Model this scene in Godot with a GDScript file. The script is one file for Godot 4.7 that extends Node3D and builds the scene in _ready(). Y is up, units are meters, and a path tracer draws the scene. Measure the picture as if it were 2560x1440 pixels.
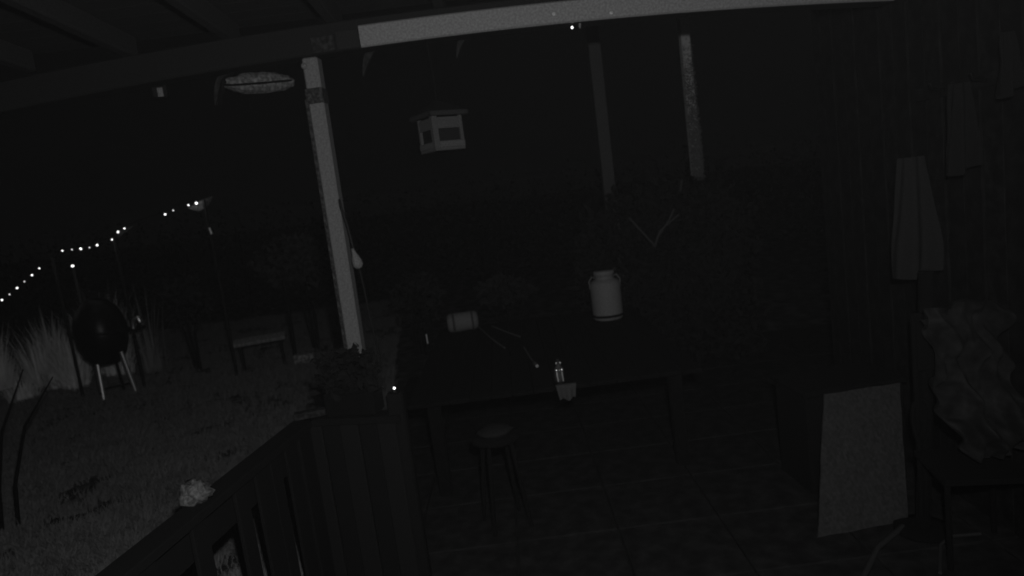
extends Node3D

var taken := {}
var rng := RandomNumberGenerator.new()
var M := {}
var grain: NoiseTexture2D
var fine: NoiseTexture2D
var stain: NoiseTexture2D
var speckle: NoiseTexture2D
var blotch: NoiseTexture2D
var streak: NoiseTexture2D
var crumple: NoiseTexture2D


func _ready() -> void:
	rng.seed = 2305
	# camera: a fixed outdoor camera under the porch roof, tipped down 8 degrees and mounted 7.4 degrees off level
	var cam := Camera3D.new()
	cam.name = "camera"
	cam.fov = 45.2
	cam.near = 0.05
	cam.far = 400.0
	cam.position = Vector3(0, 2.1, 0)
	cam.basis = Basis(Vector3.RIGHT, deg_to_rad(-8.0)) * Basis(Vector3.BACK, deg_to_rad(-7.4))
	# the lens is focused a little short, so the night picture is soft
	var lens := CameraAttributesPhysical.new()
	lens.frustum_focal_length = 28.83
	lens.frustum_focus_distance = 2.0
	lens.frustum_near = 0.05
	lens.frustum_far = 400.0
	lens.exposure_aperture = 4.0
	cam.attributes = lens
	add_child(cam)
	cam.current = true
	# night sky
	var sky_mat := ProceduralSkyMaterial.new()
	var night := grey(0.0010)
	sky_mat.sky_top_color = night
	sky_mat.sky_horizon_color = night
	sky_mat.ground_bottom_color = night
	sky_mat.ground_horizon_color = night
	sky_mat.sun_angle_max = 1.0
	var sky := Sky.new()
	sky.sky_material = sky_mat
	var env := Environment.new()
	env.background_mode = Environment.BG_SKY
	env.sky = sky
	env.tonemap_mode = Environment.TONE_MAPPER_LINEAR
	env.tonemap_exposure = 1.0
	env.sdfgi_enabled = true
	env.ssao_enabled = true
	env.ssil_enabled = true
	env.fog_enabled = true
	env.fog_light_color = Color(0.9, 0.9, 0.9)
	env.fog_density = 0.00066  # thin haze added to lift the blacks evenly
	var we := WorldEnvironment.new()
	we.name = "night_environment"
	we.environment = env
	add_child(we)
	# faint added fill light from high up, standing for no real source
	var fill_light := DirectionalLight3D.new()
	fill_light.name = "night_fill"
	fill_light.light_energy = 0.006
	fill_light.light_angular_distance = 12.0
	fill_light.shadow_enabled = true
	fill_light.rotation_degrees = Vector3(-62, 25, 0)
	add_child(fill_light)

	make_materials()
	infrared_lamp()
	setting()
	porch()
	railing()
	garden_left()
	table_and_things()
	far_posts()
	right_side()
	hanging_things()


# ---------------------------------------------------------------- helpers

func grey(v: float) -> Color:
	return Color(v, v, v).linear_to_srgb()


func noise_tex(freq: float, lo: float, hi: float, oct: int, size := 512, kind := FastNoiseLite.TYPE_SIMPLEX_SMOOTH, sd := 1) -> NoiseTexture2D:
	var n := FastNoiseLite.new()
	n.noise_type = kind
	n.frequency = freq
	n.fractal_octaves = oct
	n.seed = sd
	var t := NoiseTexture2D.new()
	t.width = size
	t.height = size
	t.seamless = true
	t.noise = n
	var g := Gradient.new()
	g.set_color(0, Color(lo, lo, lo))
	g.set_color(1, Color(hi, hi, hi))
	t.color_ramp = g
	return t


func mat(v: float, rough := 0.9, tex: Texture2D = null, scale := 1.0, metal := 0.0) -> StandardMaterial3D:
	var m := StandardMaterial3D.new()
	m.albedo_color = grey(v)
	m.roughness = rough
	m.metallic = metal
	m.metallic_specular = 0.3
	if tex:
		m.albedo_texture = tex
		m.uv1_triplanar = true
		m.uv1_scale = Vector3.ONE * scale
	return m


func make_materials() -> void:
	grain = noise_tex(0.05, 0.45, 1.0, 4, 512, FastNoiseLite.TYPE_SIMPLEX_SMOOTH, 3)
	fine = noise_tex(0.06, 0.72, 1.0, 4, 512, FastNoiseLite.TYPE_SIMPLEX_SMOOTH, 15)
	speckle = noise_tex(0.05, 0.6, 1.0, 4, 512, FastNoiseLite.TYPE_VALUE, 19)
	stain = noise_tex(0.016, 0.5, 1.0, 6, 512, FastNoiseLite.TYPE_SIMPLEX_SMOOTH, 27)
	blotch = noise_tex(0.012, 0.3, 1.0, 5, 512, FastNoiseLite.TYPE_SIMPLEX_SMOOTH, 5)
	streak = noise_tex(0.03, 0.55, 1.0, 3, 512, FastNoiseLite.TYPE_VALUE, 7)
	crumple = noise_tex(0.02, 0.0, 1.0, 4, 512, FastNoiseLite.TYPE_CELLULAR, 9)
	M.fascia = mat(0.25, 0.5, fine, 2.0)
	M.far_post = mat(0.58, 0.8, fine, 2.0)
	M.post = mat(0.2, 0.8, fine, 2.0)
	M.dark_beam = mat(0.012, 0.85, fine, 2.0)
	M.roof = mat(0.025, 0.9, fine, 1.5)
	M.roof2 = mat(0.026, 0.9, fine, 1.1)
	M.iron = mat(0.01, 0.5, grain, 3.0)
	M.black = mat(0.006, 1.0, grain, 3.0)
	M.rail = mat(0.008, 0.9, grain, 4.0)
	M.rail_worn = mat(0.0105, 0.9, fine, 4.0)
	M.rail_worn2 = mat(0.021, 0.9, fine, 3.0)
	M.rail_pale = mat(0.045, 0.9, blotch, 5.0)
	M.floor = mat(0.023, 0.95, stain, 0.8)
	M.soil = mat(0.11, 1.0, blotch, 0.6)
	M.wall = mat(0.011, 0.9, blotch, 1.3)
	M.wall2 = mat(0.014, 0.9, blotch, 1.7)
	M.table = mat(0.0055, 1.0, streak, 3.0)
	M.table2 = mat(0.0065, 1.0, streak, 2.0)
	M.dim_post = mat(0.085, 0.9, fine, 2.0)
	M.dim_strip = mat(0.085, 0.9, blotch, 6.0)
	M.jug = mat(0.27, 0.7, fine, 2.0)
	M.roll = mat(0.29, 0.85, grain, 4.0)
	M.pale_metal = mat(0.9, 0.5, grain, 5.0)
	M.bird = mat(0.115, 0.9, grain, 5.0)
	M.bird_rim = mat(0.145, 0.9, grain, 5.0)
	M.bird_dark = mat(0.042, 0.9, grain, 5.0)
	M.opening_shade = mat(0.009, 0.6)
	M.canvas = mat(0.26, 0.95, blotch, 6.0)
	M.cloth_grey = mat(0.022, 1.0, fine, 3.0)
	M.cloth_dim = mat(0.0105, 1.0, fine, 3.0)
	M.added_leaves = mat(0.10, 0.9)
	M.added_leaves.cull_mode = BaseMaterial3D.CULL_DISABLED
	M.small_bush = mat(0.028, 0.9)
	M.small_bush.cull_mode = BaseMaterial3D.CULL_DISABLED
	M.cloth_pile = mat(0.032, 1.0, blotch, 1.6)
	M.cabinet = mat(0.053, 0.9, speckle, 3.0)
	M.scrap = mat(0.21, 0.9, blotch, 8.0)
	M.scrap_dim = mat(0.06, 0.9, grain, 6.0)
	M.wispy = mat(0.22, 0.9)
	M.blade = mat(0.15, 0.9)
	M.tall_grass = mat(0.72, 0.9)
	M.dark_leaf = mat(0.011, 0.9)
	M.bush_leaf = mat(0.05, 0.9)
	M.far_leaf = mat(0.03, 0.9)
	M.twig = mat(0.055, 0.9)
	M.stone = mat(0.5, 0.95, blotch, 3.0)
	M.plank = mat(0.4, 0.9, streak, 3.0)
	M.egg = mat(0.012, 0.35, grain, 3.0)
	M.steel = mat(0.98, 0.5, null, 1.0, 1.0)
	M.chrome = mat(0.95, 0.36, null, 1.0, 1.0)
	M.pole = mat(0.03, 0.7, grain, 3.0)
	M.stick = mat(0.2, 0.8, grain, 4.0)
	for m in ["blade", "tall_grass", "dark_leaf", "bush_leaf", "far_leaf"]:
		M[m].cull_mode = BaseMaterial3D.CULL_DISABLED
	var bulb := mat(0.8, 0.4)
	bulb.emission_enabled = true
	bulb.emission = Color(1, 1, 1)
	bulb.emission_energy_multiplier = 2.6
	M.bulb = bulb
	M.bulb_small = bulb.duplicate()
	M.bulb_small.emission_energy_multiplier = 1.5
	var glass := mat(0.5, 0.05)
	glass.transparency = BaseMaterial3D.TRANSPARENCY_ALPHA
	glass.albedo_color = Color(0.6, 0.6, 0.6, 0.12)
	M.glass = glass


func numbered(called: String) -> String:
	if not taken.has(called):
		taken[called] = 0
		return called
	taken[called] += 1
	return "%s_%03d" % [called, taken[called]]


func tag(o: Node3D, label: String, category: String, group := "") -> Node3D:
	o.set_meta("label", label)
	o.set_meta("category", category)
	if group != "":
		o.set_meta("group", group)
	return o


func thing(called: String, label: String, category: String, at := Vector3.ZERO, turn := 0.0, group := "") -> Node3D:
	var o := Node3D.new()
	o.name = numbered(called)
	o.position = at
	o.rotation.y = turn
	add_child(o, true)
	tag(o, label, category, group)
	return o


func mb() -> SurfaceTool:
	var st := SurfaceTool.new()
	st.begin(Mesh.PRIMITIVE_TRIANGLES)
	return st


func put(called: String, st: SurfaceTool, m: Material, parent: Node3D = null) -> MeshInstance3D:
	st.generate_normals()
	var o := MeshInstance3D.new()
	o.mesh = st.commit()
	o.material_override = m
	if parent:
		o.name = called
		var k := 0
		while parent.has_node(NodePath(o.name)):
			k += 1
			o.name = "%s_%03d" % [called, k]
		parent.add_child(o, true)
	else:
		o.name = numbered(called)
		add_child(o, true)
	return o


func struct(called: String, st: SurfaceTool, m: Material) -> MeshInstance3D:
	var o := put(called, st, m)
	o.set_meta("kind", "structure")
	return o


func tri(st: SurfaceTool, a: Vector3, b: Vector3, c: Vector3, out: Vector3) -> void:
	if (c - a).cross(b - a).dot(out) < 0.0:
		var t := b
		b = c
		c = t
	st.add_vertex(a)
	st.add_vertex(b)
	st.add_vertex(c)


func quad(st: SurfaceTool, a: Vector3, b: Vector3, c: Vector3, d: Vector3, out: Vector3) -> void:
	tri(st, a, b, c, out)
	tri(st, a, c, d, out)


# a box with chamfered edges
func box(st: SurfaceTool, at: Vector3, size: Vector3, basis := Basis.IDENTITY, ch := -1.0) -> void:
	st.set_smooth_group(-1)
	var h := size * 0.5
	if ch < 0.0:
		ch = minf(minf(h.x, h.y), h.z) * 0.22
	var p := {}
	for sx in [-1, 1]:
		for sy in [-1, 1]:
			for sz in [-1, 1]:
				p[[sx, sy, sz, 0]] = at + basis * Vector3(sx * h.x, sy * (h.y - ch), sz * (h.z - ch))
				p[[sx, sy, sz, 1]] = at + basis * Vector3(sx * (h.x - ch), sy * h.y, sz * (h.z - ch))
				p[[sx, sy, sz, 2]] = at + basis * Vector3(sx * (h.x - ch), sy * (h.y - ch), sz * h.z)
				tri(st, p[[sx, sy, sz, 0]], p[[sx, sy, sz, 1]], p[[sx, sy, sz, 2]], basis * Vector3(sx, sy, sz))
	for s in [-1, 1]:
		quad(st, p[[s, -1, -1, 0]], p[[s, -1, 1, 0]], p[[s, 1, 1, 0]], p[[s, 1, -1, 0]], basis * Vector3(s, 0, 0))
		quad(st, p[[-1, s, -1, 1]], p[[-1, s, 1, 1]], p[[1, s, 1, 1]], p[[1, s, -1, 1]], basis * Vector3(0, s, 0))
		quad(st, p[[-1, -1, s, 2]], p[[-1, 1, s, 2]], p[[1, 1, s, 2]], p[[1, -1, s, 2]], basis * Vector3(0, 0, s))
		for t in [-1, 1]:
			quad(st, p[[s, t, -1, 0]], p[[s, t, 1, 0]], p[[s, t, 1, 1]], p[[s, t, -1, 1]], basis * Vector3(s, t, 0))
			quad(st, p[[s, -1, t, 0]], p[[s, 1, t, 0]], p[[s, 1, t, 2]], p[[s, -1, t, 2]], basis * Vector3(s, 0, t))
			quad(st, p[[-1, s, t, 1]], p[[1, s, t, 1]], p[[1, s, t, 2]], p[[-1, s, t, 2]], basis * Vector3(0, s, t))


func tube(st: SurfaceTool, pts: Array, radii, n := 8) -> void:
	st.set_smooth_group(0)
	var rings := []
	for i in pts.size():
		var d: Vector3 = (pts[mini(i + 1, pts.size() - 1)] - pts[maxi(i - 1, 0)]).normalized()
		var u := d.cross(Vector3(0.31, 0.2, 0.93)).normalized()
		if u.length() < 0.1:
			u = d.cross(Vector3.RIGHT).normalized()
		var v := d.cross(u)
		var r: float = radii[i] if radii is Array else radii
		var ring := []
		for k in n:
			var a := TAU * k / n
			ring.append(pts[i] + (u * cos(a) + v * sin(a)) * r)
		rings.append(ring)
	for i in pts.size() - 1:
		var mid: Vector3 = (pts[i] + pts[i + 1]) * 0.5
		for k in n:
			var k2 := (k + 1) % n
			var c: Vector3 = (rings[i][k] + rings[i][k2] + rings[i + 1][k] + rings[i + 1][k2]) * 0.25
			quad(st, rings[i][k], rings[i][k2], rings[i + 1][k2], rings[i + 1][k], c - mid)
	st.set_smooth_group(-1)
	for e in [0, pts.size() - 1]:
		var other: Vector3 = pts[1] if e == 0 else pts[pts.size() - 2]
		for k in range(1, n - 1):
			tri(st, rings[e][0], rings[e][k], rings[e][k + 1], pts[e] - other)


# profile: Vector2(radius, height); turned round the y axis at a point
func lathe(st: SurfaceTool, prof: Array, at := Vector3.ZERO, basis := Basis.IDENTITY, n := 28) -> void:
	st.set_smooth_group(0)
	for i in prof.size() - 1:
		for k in n:
			var q := []
			for j in [[i, k], [i, k + 1], [i + 1, k + 1], [i + 1, k]]:
				var a: float = TAU * j[1] / n
				var pr: Vector2 = prof[j[0]]
				q.append(at + basis * Vector3(cos(a) * pr.x, pr.y, sin(a) * pr.x))
			var am: float = TAU * (k + 0.5) / n
			var dp: Vector2 = prof[i + 1] - prof[i]
			var out := basis * Vector3(cos(am) * dp.y, -dp.x, sin(am) * dp.y)
			if q[0].distance_to(q[1]) > 1e-6:
				tri(st, q[0], q[1], q[2], out)
			if q[2].distance_to(q[3]) > 1e-6:
				tri(st, q[0], q[2], q[3], out)


# a lumpy closed shape
func blob(st: SurfaceTool, at: Vector3, size: Vector3, rough: float, sd: int, basis := Basis.IDENTITY, nu := 28, nv := 16, freq := 2.0) -> void:
	st.set_smooth_group(0)
	var f := FastNoiseLite.new()
	f.seed = sd
	f.frequency = freq
	var g := func(i: int, j: int) -> Vector3:
		var a := TAU * (i % nu) / nu
		var b := PI * j / nv - PI / 2
		var d := Vector3(cos(a) * cos(b), sin(b), sin(a) * cos(b))
		return at + basis * (d * size * (1.0 + rough * f.get_noise_3dv(d)))
	for j in nv:
		for i in nu:
			var p0: Vector3 = g.call(i, j)
			var p1: Vector3 = g.call(i + 1, j)
			var p2: Vector3 = g.call(i + 1, j + 1)
			var p3: Vector3 = g.call(i, j + 1)
			var out := (p0 + p2) * 0.5 - at
			if j > 0:
				tri(st, p0, p1, p2, out)
			if j < nv - 1:
				tri(st, p0, p2, p3, out)


# a hanging or lying sheet with folds and a thickness: fn(u, v) gives a point, normal side is out
func sheet(st: SurfaceTool, fn: Callable, nu: int, nv: int, thick: Vector3) -> void:
	st.set_smooth_group(0)
	for side in [0, 1]:
		var off: Vector3 = thick * side
		var out: Vector3 = thick if side == 1 else -thick
		for j in nv:
			for i in nu:
				quad(st, fn.call(float(i) / nu, float(j) / nv) + off, fn.call(float(i + 1) / nu, float(j) / nv) + off, fn.call(float(i + 1) / nu, float(j + 1) / nv) + off, fn.call(float(i) / nu, float(j + 1) / nv) + off, out)
	st.set_smooth_group(-1)
	for i in nu:
		for v in [0.0, 1.0]:
			var a: Vector3 = fn.call(float(i) / nu, v)
			var b: Vector3 = fn.call(float(i + 1) / nu, v)
			quad(st, a, b, b + thick, a + thick, a - fn.call(float(i) / nu, 0.5))
	for j in nv:
		for u in [0.0, 1.0]:
			var a: Vector3 = fn.call(u, float(j) / nv)
			var b: Vector3 = fn.call(u, float(j + 1) / nv)
			quad(st, a, b, b + thick, a + thick, a - fn.call(0.5, float(j) / nv))


func leaf(st: SurfaceTool, at: Vector3, dir: Vector3, length: float, width: float) -> void:
	var side := dir.cross(Vector3(rng.randf_range(-1, 1), rng.randf_range(-1, 1), rng.randf_range(-1, 1))).normalized() * width
	var mid := at + dir * length * 0.5
	var up := dir.cross(side).normalized() * width * 0.3
	st.set_smooth_group(-1)
	tri(st, at, mid + side + up, at + dir * length, up)
	tri(st, at, mid - side + up, at + dir * length, up)


func blade(st: SurfaceTool, at: Vector3, h: float, w: float, lean: Vector3, parts := 3) -> void:
	st.set_smooth_group(-1)
	var side := Vector3(-lean.z, 0, lean.x).normalized() if lean.length() > 0.001 else Vector3.RIGHT
	side = side.rotated(Vector3.UP, rng.randf_range(-0.6, 0.6))
	var prev := at
	var pw := w
	for k in range(1, parts + 1):
		var t := float(k) / parts
		var p := at + Vector3(0, h * (t - 0.18 * t * t * lean.length() / maxf(h, 0.01)), 0) + lean * t * t
		var cw := w * (1.0 - t) + 0.0005
		quad(st, prev - side * pw, prev + side * pw, p + side * cw, p - side * cw, side.cross(Vector3.UP))
		prev = p
		pw = cw


func rand_dir() -> Vector3:
	return Vector3(rng.randfn(), rng.randfn(), rng.randfn()).normalized()


# ---------------------------------------------------------------- the camera's own infrared lamp, above the lens and out of frame

func infrared_lamp() -> void:
	var t := thing("infrared_lamp", "small black infrared lamp bracketed under the porch roof above the camera", "lamp", Vector3(0.1, 2.31, 0.0))
	var st := mb()
	box(st, Vector3(0, 0, 0.05), Vector3(0.1, 0.08, 0.08))
	put("housing", st, M.iron, t)
	st = mb()
	tube(st, [Vector3(0, 0.03, 0.06), Vector3(0, 1.0, 0.06)], 0.012)
	put("bracket", st, M.iron, t)
	st = mb()
	lathe(st, [Vector2(0.0, 0.004), Vector2(0.026, 0.004), Vector2(0.028, 0.0), Vector2(0.0, 0.0)], Vector3(0, 0, 0.01), Basis(Vector3.RIGHT, -PI / 2), 20)
	var em := mat(0.5, 0.4)
	em.emission_enabled = true
	em.emission = Color(1, 1, 1)
	em.emission_energy_multiplier = 0.5
	put("lamp_lens", st, em, t)
	var l := SpotLight3D.new()
	l.name = "infrared_beam"
	l.position = Vector3(0, 0, -0.01)
	l.light_energy = 5.2
	l.light_size = 0.025
	l.spot_range = 60.0
	l.spot_attenuation = 2.0
	l.spot_angle = 72.0
	l.spot_angle_attenuation = 0.8
	l.shadow_enabled = true
	l.rotation_degrees = Vector3(-3.0, 11.0, 0)
	t.add_child(l)


# ---------------------------------------------------------------- ground and background

func setting() -> void:
	var st := mb()
	# lawn: one gently uneven sheet out to the horizon
	var f := FastNoiseLite.new()
	f.seed = 11
	f.frequency = 0.35
	var edge := [-160.0, -60.0, -30.0]
	var xs := edge.duplicate()
	for i in 41:
		xs.append(-16.0 + i * 0.8)
	xs.append_array([30.0, 60.0, 160.0])
	var zs := [-200.0, -80.0, -40.0]
	for i in 33:
		zs.append(-24.0 + i * 0.8)
	zs.append_array([10.0, 40.0])
	var hgt := func(x: float, z: float) -> float:
		return 0.03 * f.get_noise_2d(x, z) - 0.03
	st.set_smooth_group(0)
	for i in xs.size() - 1:
		for j in zs.size() - 1:
			var q := []
			for c in [[i, j], [i + 1, j], [i + 1, j + 1], [i, j + 1]]:
				q.append(Vector3(xs[c[0]], hgt.call(xs[c[0]], zs[c[1]]), zs[c[1]]))
			quad(st, q[0], q[1], q[2], q[3], Vector3.UP)
	struct("lawn", st, M.soil)
	# paved terrace under the porch, slabs laid separately
	st = mb()
	box(st, Vector3(1.7, -0.06, -3.0), Vector3(6.2, 0.1, 10.6))
	var terrace := struct("terrace", st, M.floor)
	for i in 10:
		for j in 17:
			st = mb()
			box(st, Vector3(-1.08 + i * 0.61, 0.005, 1.9 - j * 0.61), Vector3(0.6, 0.04, 0.6) + Vector3(0, rng.randf_range(-0.004, 0.004), 0), Basis.IDENTITY, 0.006)
			put("slab", st, M.floor, terrace)
	# lawn grass
	var tuft := mb()
	for k in 7:
		var a := TAU * k / 7.0 + rng.randf_range(-0.4, 0.4)
		blade(tuft, Vector3(cos(a), 0, sin(a)) * rng.randf_range(0.0, 0.025), rng.randf_range(0.035, 0.075), 0.003, Vector3(cos(a), 0, sin(a)) * rng.randf_range(0.01, 0.05), 2)
	tuft.generate_normals()
	var mm := MultiMesh.new()
	mm.transform_format = MultiMesh.TRANSFORM_3D
	mm.mesh = tuft.commit()
	var places: Array[Transform3D] = []
	var pf := FastNoiseLite.new()
	pf.seed = 21
	pf.frequency = 0.9
	while places.size() < 60000:
		var d := 3.4 + 12.0 * pow(rng.randf(), 1.5)
		var x := rng.randf_range(-0.85 * d - 0.6, -0.12 * d - 0.6)
		if x > -1.45:
			continue
		var den := pf.get_noise_2d(x, -d) + 0.4 * pf.get_noise_2d(x * 4.0, d * 4.0)
		if rng.randf() > 0.62 + den * 1.2:
			continue
		var s := rng.randf_range(0.7, 1.5) * (1.0 + 0.5 * den)
		places.append(Transform3D(Basis(Vector3.UP, rng.randf_range(0, TAU)).scaled(Vector3(s * 1.2, s, s * 1.2)), Vector3(x, hgt.call(x, -d) - 0.004, -d)))
	mm.instance_count = places.size()
	for i in places.size():
		mm.set_instance_transform(i, places[i])
	var g := MultiMeshInstance3D.new()
	g.name = "lawn_grass"
	g.multimesh = mm
	g.material_override = M.blade
	add_child(g)
	tag(g, "short patchy grass growing over the lawn left of the railing", "grass")
	g.set_meta("kind", "stuff")
	# hedge closing the far end of the garden
	var h := thing("hedge", "long dark hedge closing the far end of the garden", "hedge", Vector3(0, 0, -17))
	st = mb()
	for k in 9000:
		leaf(st, Vector3(rng.randf_range(-22, 18), pow(rng.randf(), 0.8) * (2.3 + 0.3 * sin(k * 0.7)), rng.randf_range(-0.6, 0.6)), rand_dir(), rng.randf_range(0.1, 0.2), 0.045)
	put("foliage", st, M.far_leaf, h).set_meta("kind", "stuff")
	for k in 14:
		st = mb()
		var x := -21.0 + k * 2.9
		tube(st, [Vector3(x, -0.05, 0), Vector3(x + 0.1, 1.0, 0.05), Vector3(x, 2.1, 0)], [0.06, 0.04, 0.015], 6)
		put("stem", st, M.dark_leaf, h)


# ---------------------------------------------------------------- porch: beam, post, roof

func beam_low(x: float) -> float:
	# the old beam is slightly crowned
	return 2.979 - 0.0168 * pow(x + 0.35, 2)


func long_beam(st: SurfaceTool, x0: float, x1: float, lift: float, tall: float, z0: float, z1: float) -> void:
	var n := 20
	st.set_smooth_group(-1)
	var c := 0.008
	for i in n:
		var a := lerpf(x0, x1, float(i) / n)
		var b := lerpf(x0, x1, float(i + 1) / n)
		var ra := []
		var rb := []
		for e in [[a, ra], [b, rb]]:
			var lo: float = beam_low(e[0]) + lift
			var hi := lo + tall
			for q in [[lo + c, z0], [hi - c, z0], [hi, z0 - c], [hi, z1 + c], [hi - c, z1], [lo + c, z1], [lo, z1 + c], [lo, z0 - c]]:
				e[1].append(Vector3(e[0], q[0], q[1]))
		var mid := Vector3((a + b) * 0.5, beam_low((a + b) * 0.5) + lift + tall * 0.5, (z0 + z1) * 0.5)
		for k in 8:
			var k2 := (k + 1) % 8
			var m: Vector3 = (ra[k] + ra[k2] + rb[k] + rb[k2]) * 0.25
			quad(st, ra[k], ra[k2], rb[k2], rb[k], m - mid)
		if i == 0 or i == n - 1:
			var r: Array = ra if i == 0 else rb
			for k in range(1, 7):
				tri(st, r[0], r[k], r[k + 1], Vector3(-1 if i == 0 else 1, 0, 0))


func porch() -> void:
	var roof := thing("porch_roof", "dark board roof of the porch overhead, carried by the long beam", "roof", Vector3.ZERO)
	var st := mb()
	long_beam(st, -5.0, 2.3, 0.0, 0.16, -3.99, -4.12)
	put("beam", st, M.dark_beam, roof)
	st = mb()
	long_beam(st, -0.652, 2.3, -0.002, 0.118, -3.962, -3.988)
	var fb := put("fascia_board", st, M.fascia, roof)
	fb.set_meta("label", "pale painted board along the front of the dark beam")
	for sc in [Vector3(0.42, 3.018, -3.958), Vector3(0.735, 2.985, -3.958)]:  # bright discs added for the specular hot spots on the board
		st = mb()
		lathe(st, [Vector2(0, 0.003), Vector2(0.008, 0.002), Vector2(0.01, 0.0)], sc, Basis(Vector3.RIGHT, PI / 2 - 0.25), 12)
		put("glint_disc", st, M.pale_metal, fb)
	st = mb()
	box(st, Vector3(-0.86, 3.02, -3.975), Vector3(0.13, 0.085, 0.022), Basis.IDENTITY, 0.005)
	put("corner_block", st, M.rail_pale, roof)
	st = mb()
	box(st, Vector3(-0.722, 3.028, -3.978), Vector3(0.13, 0.1, 0.018), Basis.IDENTITY, 0.004)
	put("filler_board", st, M.rail_worn2, roof)
	for i in 12:
		st = mb()
		var x := -4.4 + i * 0.6
		box(st, Vector3(x, 3.3, -1.9), Vector3(0.06, 0.12, 4.6), Basis(Vector3.RIGHT, -0.05))
		put("rafter", st, M.roof, roof)
	for i in 34:
		st = mb()
		var z := 0.3 - i * 0.138
		box(st, Vector3(-1.2, 3.385 + 0.05 * z + 0.095, z), Vector3(7.4, 0.022, 0.1365), Basis(Vector3.RIGHT, -0.05), 0.001)
		put("roof_board", st, M.roof if i % 3 else M.roof2, roof)

	# the pale post at the corner
	var post := thing("porch_post", "pale square porch post with a dark band near its top", "post", Vector3(-0.965, 0.0, -4.055), deg_to_rad(-4.0))
	st = mb()
	box(st, Vector3(0, 1.485, 0), Vector3(0.088, 2.97, 0.088), Basis(Vector3.BACK, -0.008), 0.008)
	put("shaft", st, M.post, post)
	st = mb()
	box(st, Vector3(0.008, 2.76, 0), Vector3(0.1, 0.085, 0.1), Basis.IDENTITY, 0.004)
	put("band", st, M.dim_strip, post)
	st = mb()
	lathe(st, [Vector2(0, 0.02), Vector2(0.012, 0.018), Vector2(0.018, 0.0)], Vector3(-0.02, 2.925, 0.05), Basis(Vector3.RIGHT, PI / 2), 12)
	put("bolt", st, M.roll, post)
	st = mb()
	box(st, Vector3(-0.052, 1.9, 0.012), Vector3(0.018, 1.7, 0.05), Basis(Vector3.BACK, -0.008), 0.003)
	put("dim_strip", st, M.dim_strip, post)  # strip added for the shaded left face of the post

	# cord with a plug that hangs along the post
	var cord := thing("power_cord", "thin cord with a pale plug hanging beside the pale porch post", "cord", Vector3(-0.865, 0, -3.97))
	st = mb()
	tube(st, [Vector3(-0.05, 2.17, -0.04), Vector3(-0.035, 2.134, 0.02), Vector3(-0.015, 2.02, 0.02), Vector3(-0.002, 1.89, 0.02)], 0.007, 6)
	put("cable", st, M.pole, cord)
	st = mb()
	tube(st, [Vector3(0.012, 1.775, 0.02), Vector3(0.022, 1.66, 0.02), Vector3(0.028, 1.5, 0.02), Vector3(0.036, 1.347, 0.0), Vector3(0.04, 1.2, -0.03)], 0.006, 6)
	put("cable", st, M.dark_beam, cord)
	st = mb()
	lathe(st, [Vector2(0, 0.0), Vector2(0.016, 0.002), Vector2(0.03, 0.02), Vector2(0.028, 0.05), Vector2(0.014, 0.09), Vector2(0.008, 0.12), Vector2(0, 0.12)], Vector3(0.014, 1.77, 0.02), Basis(Vector3.BACK, 0.18), 16)
	put("plug", st, M.roll, cord)


# ---------------------------------------------------------------- dark railing with its pickets

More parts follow.
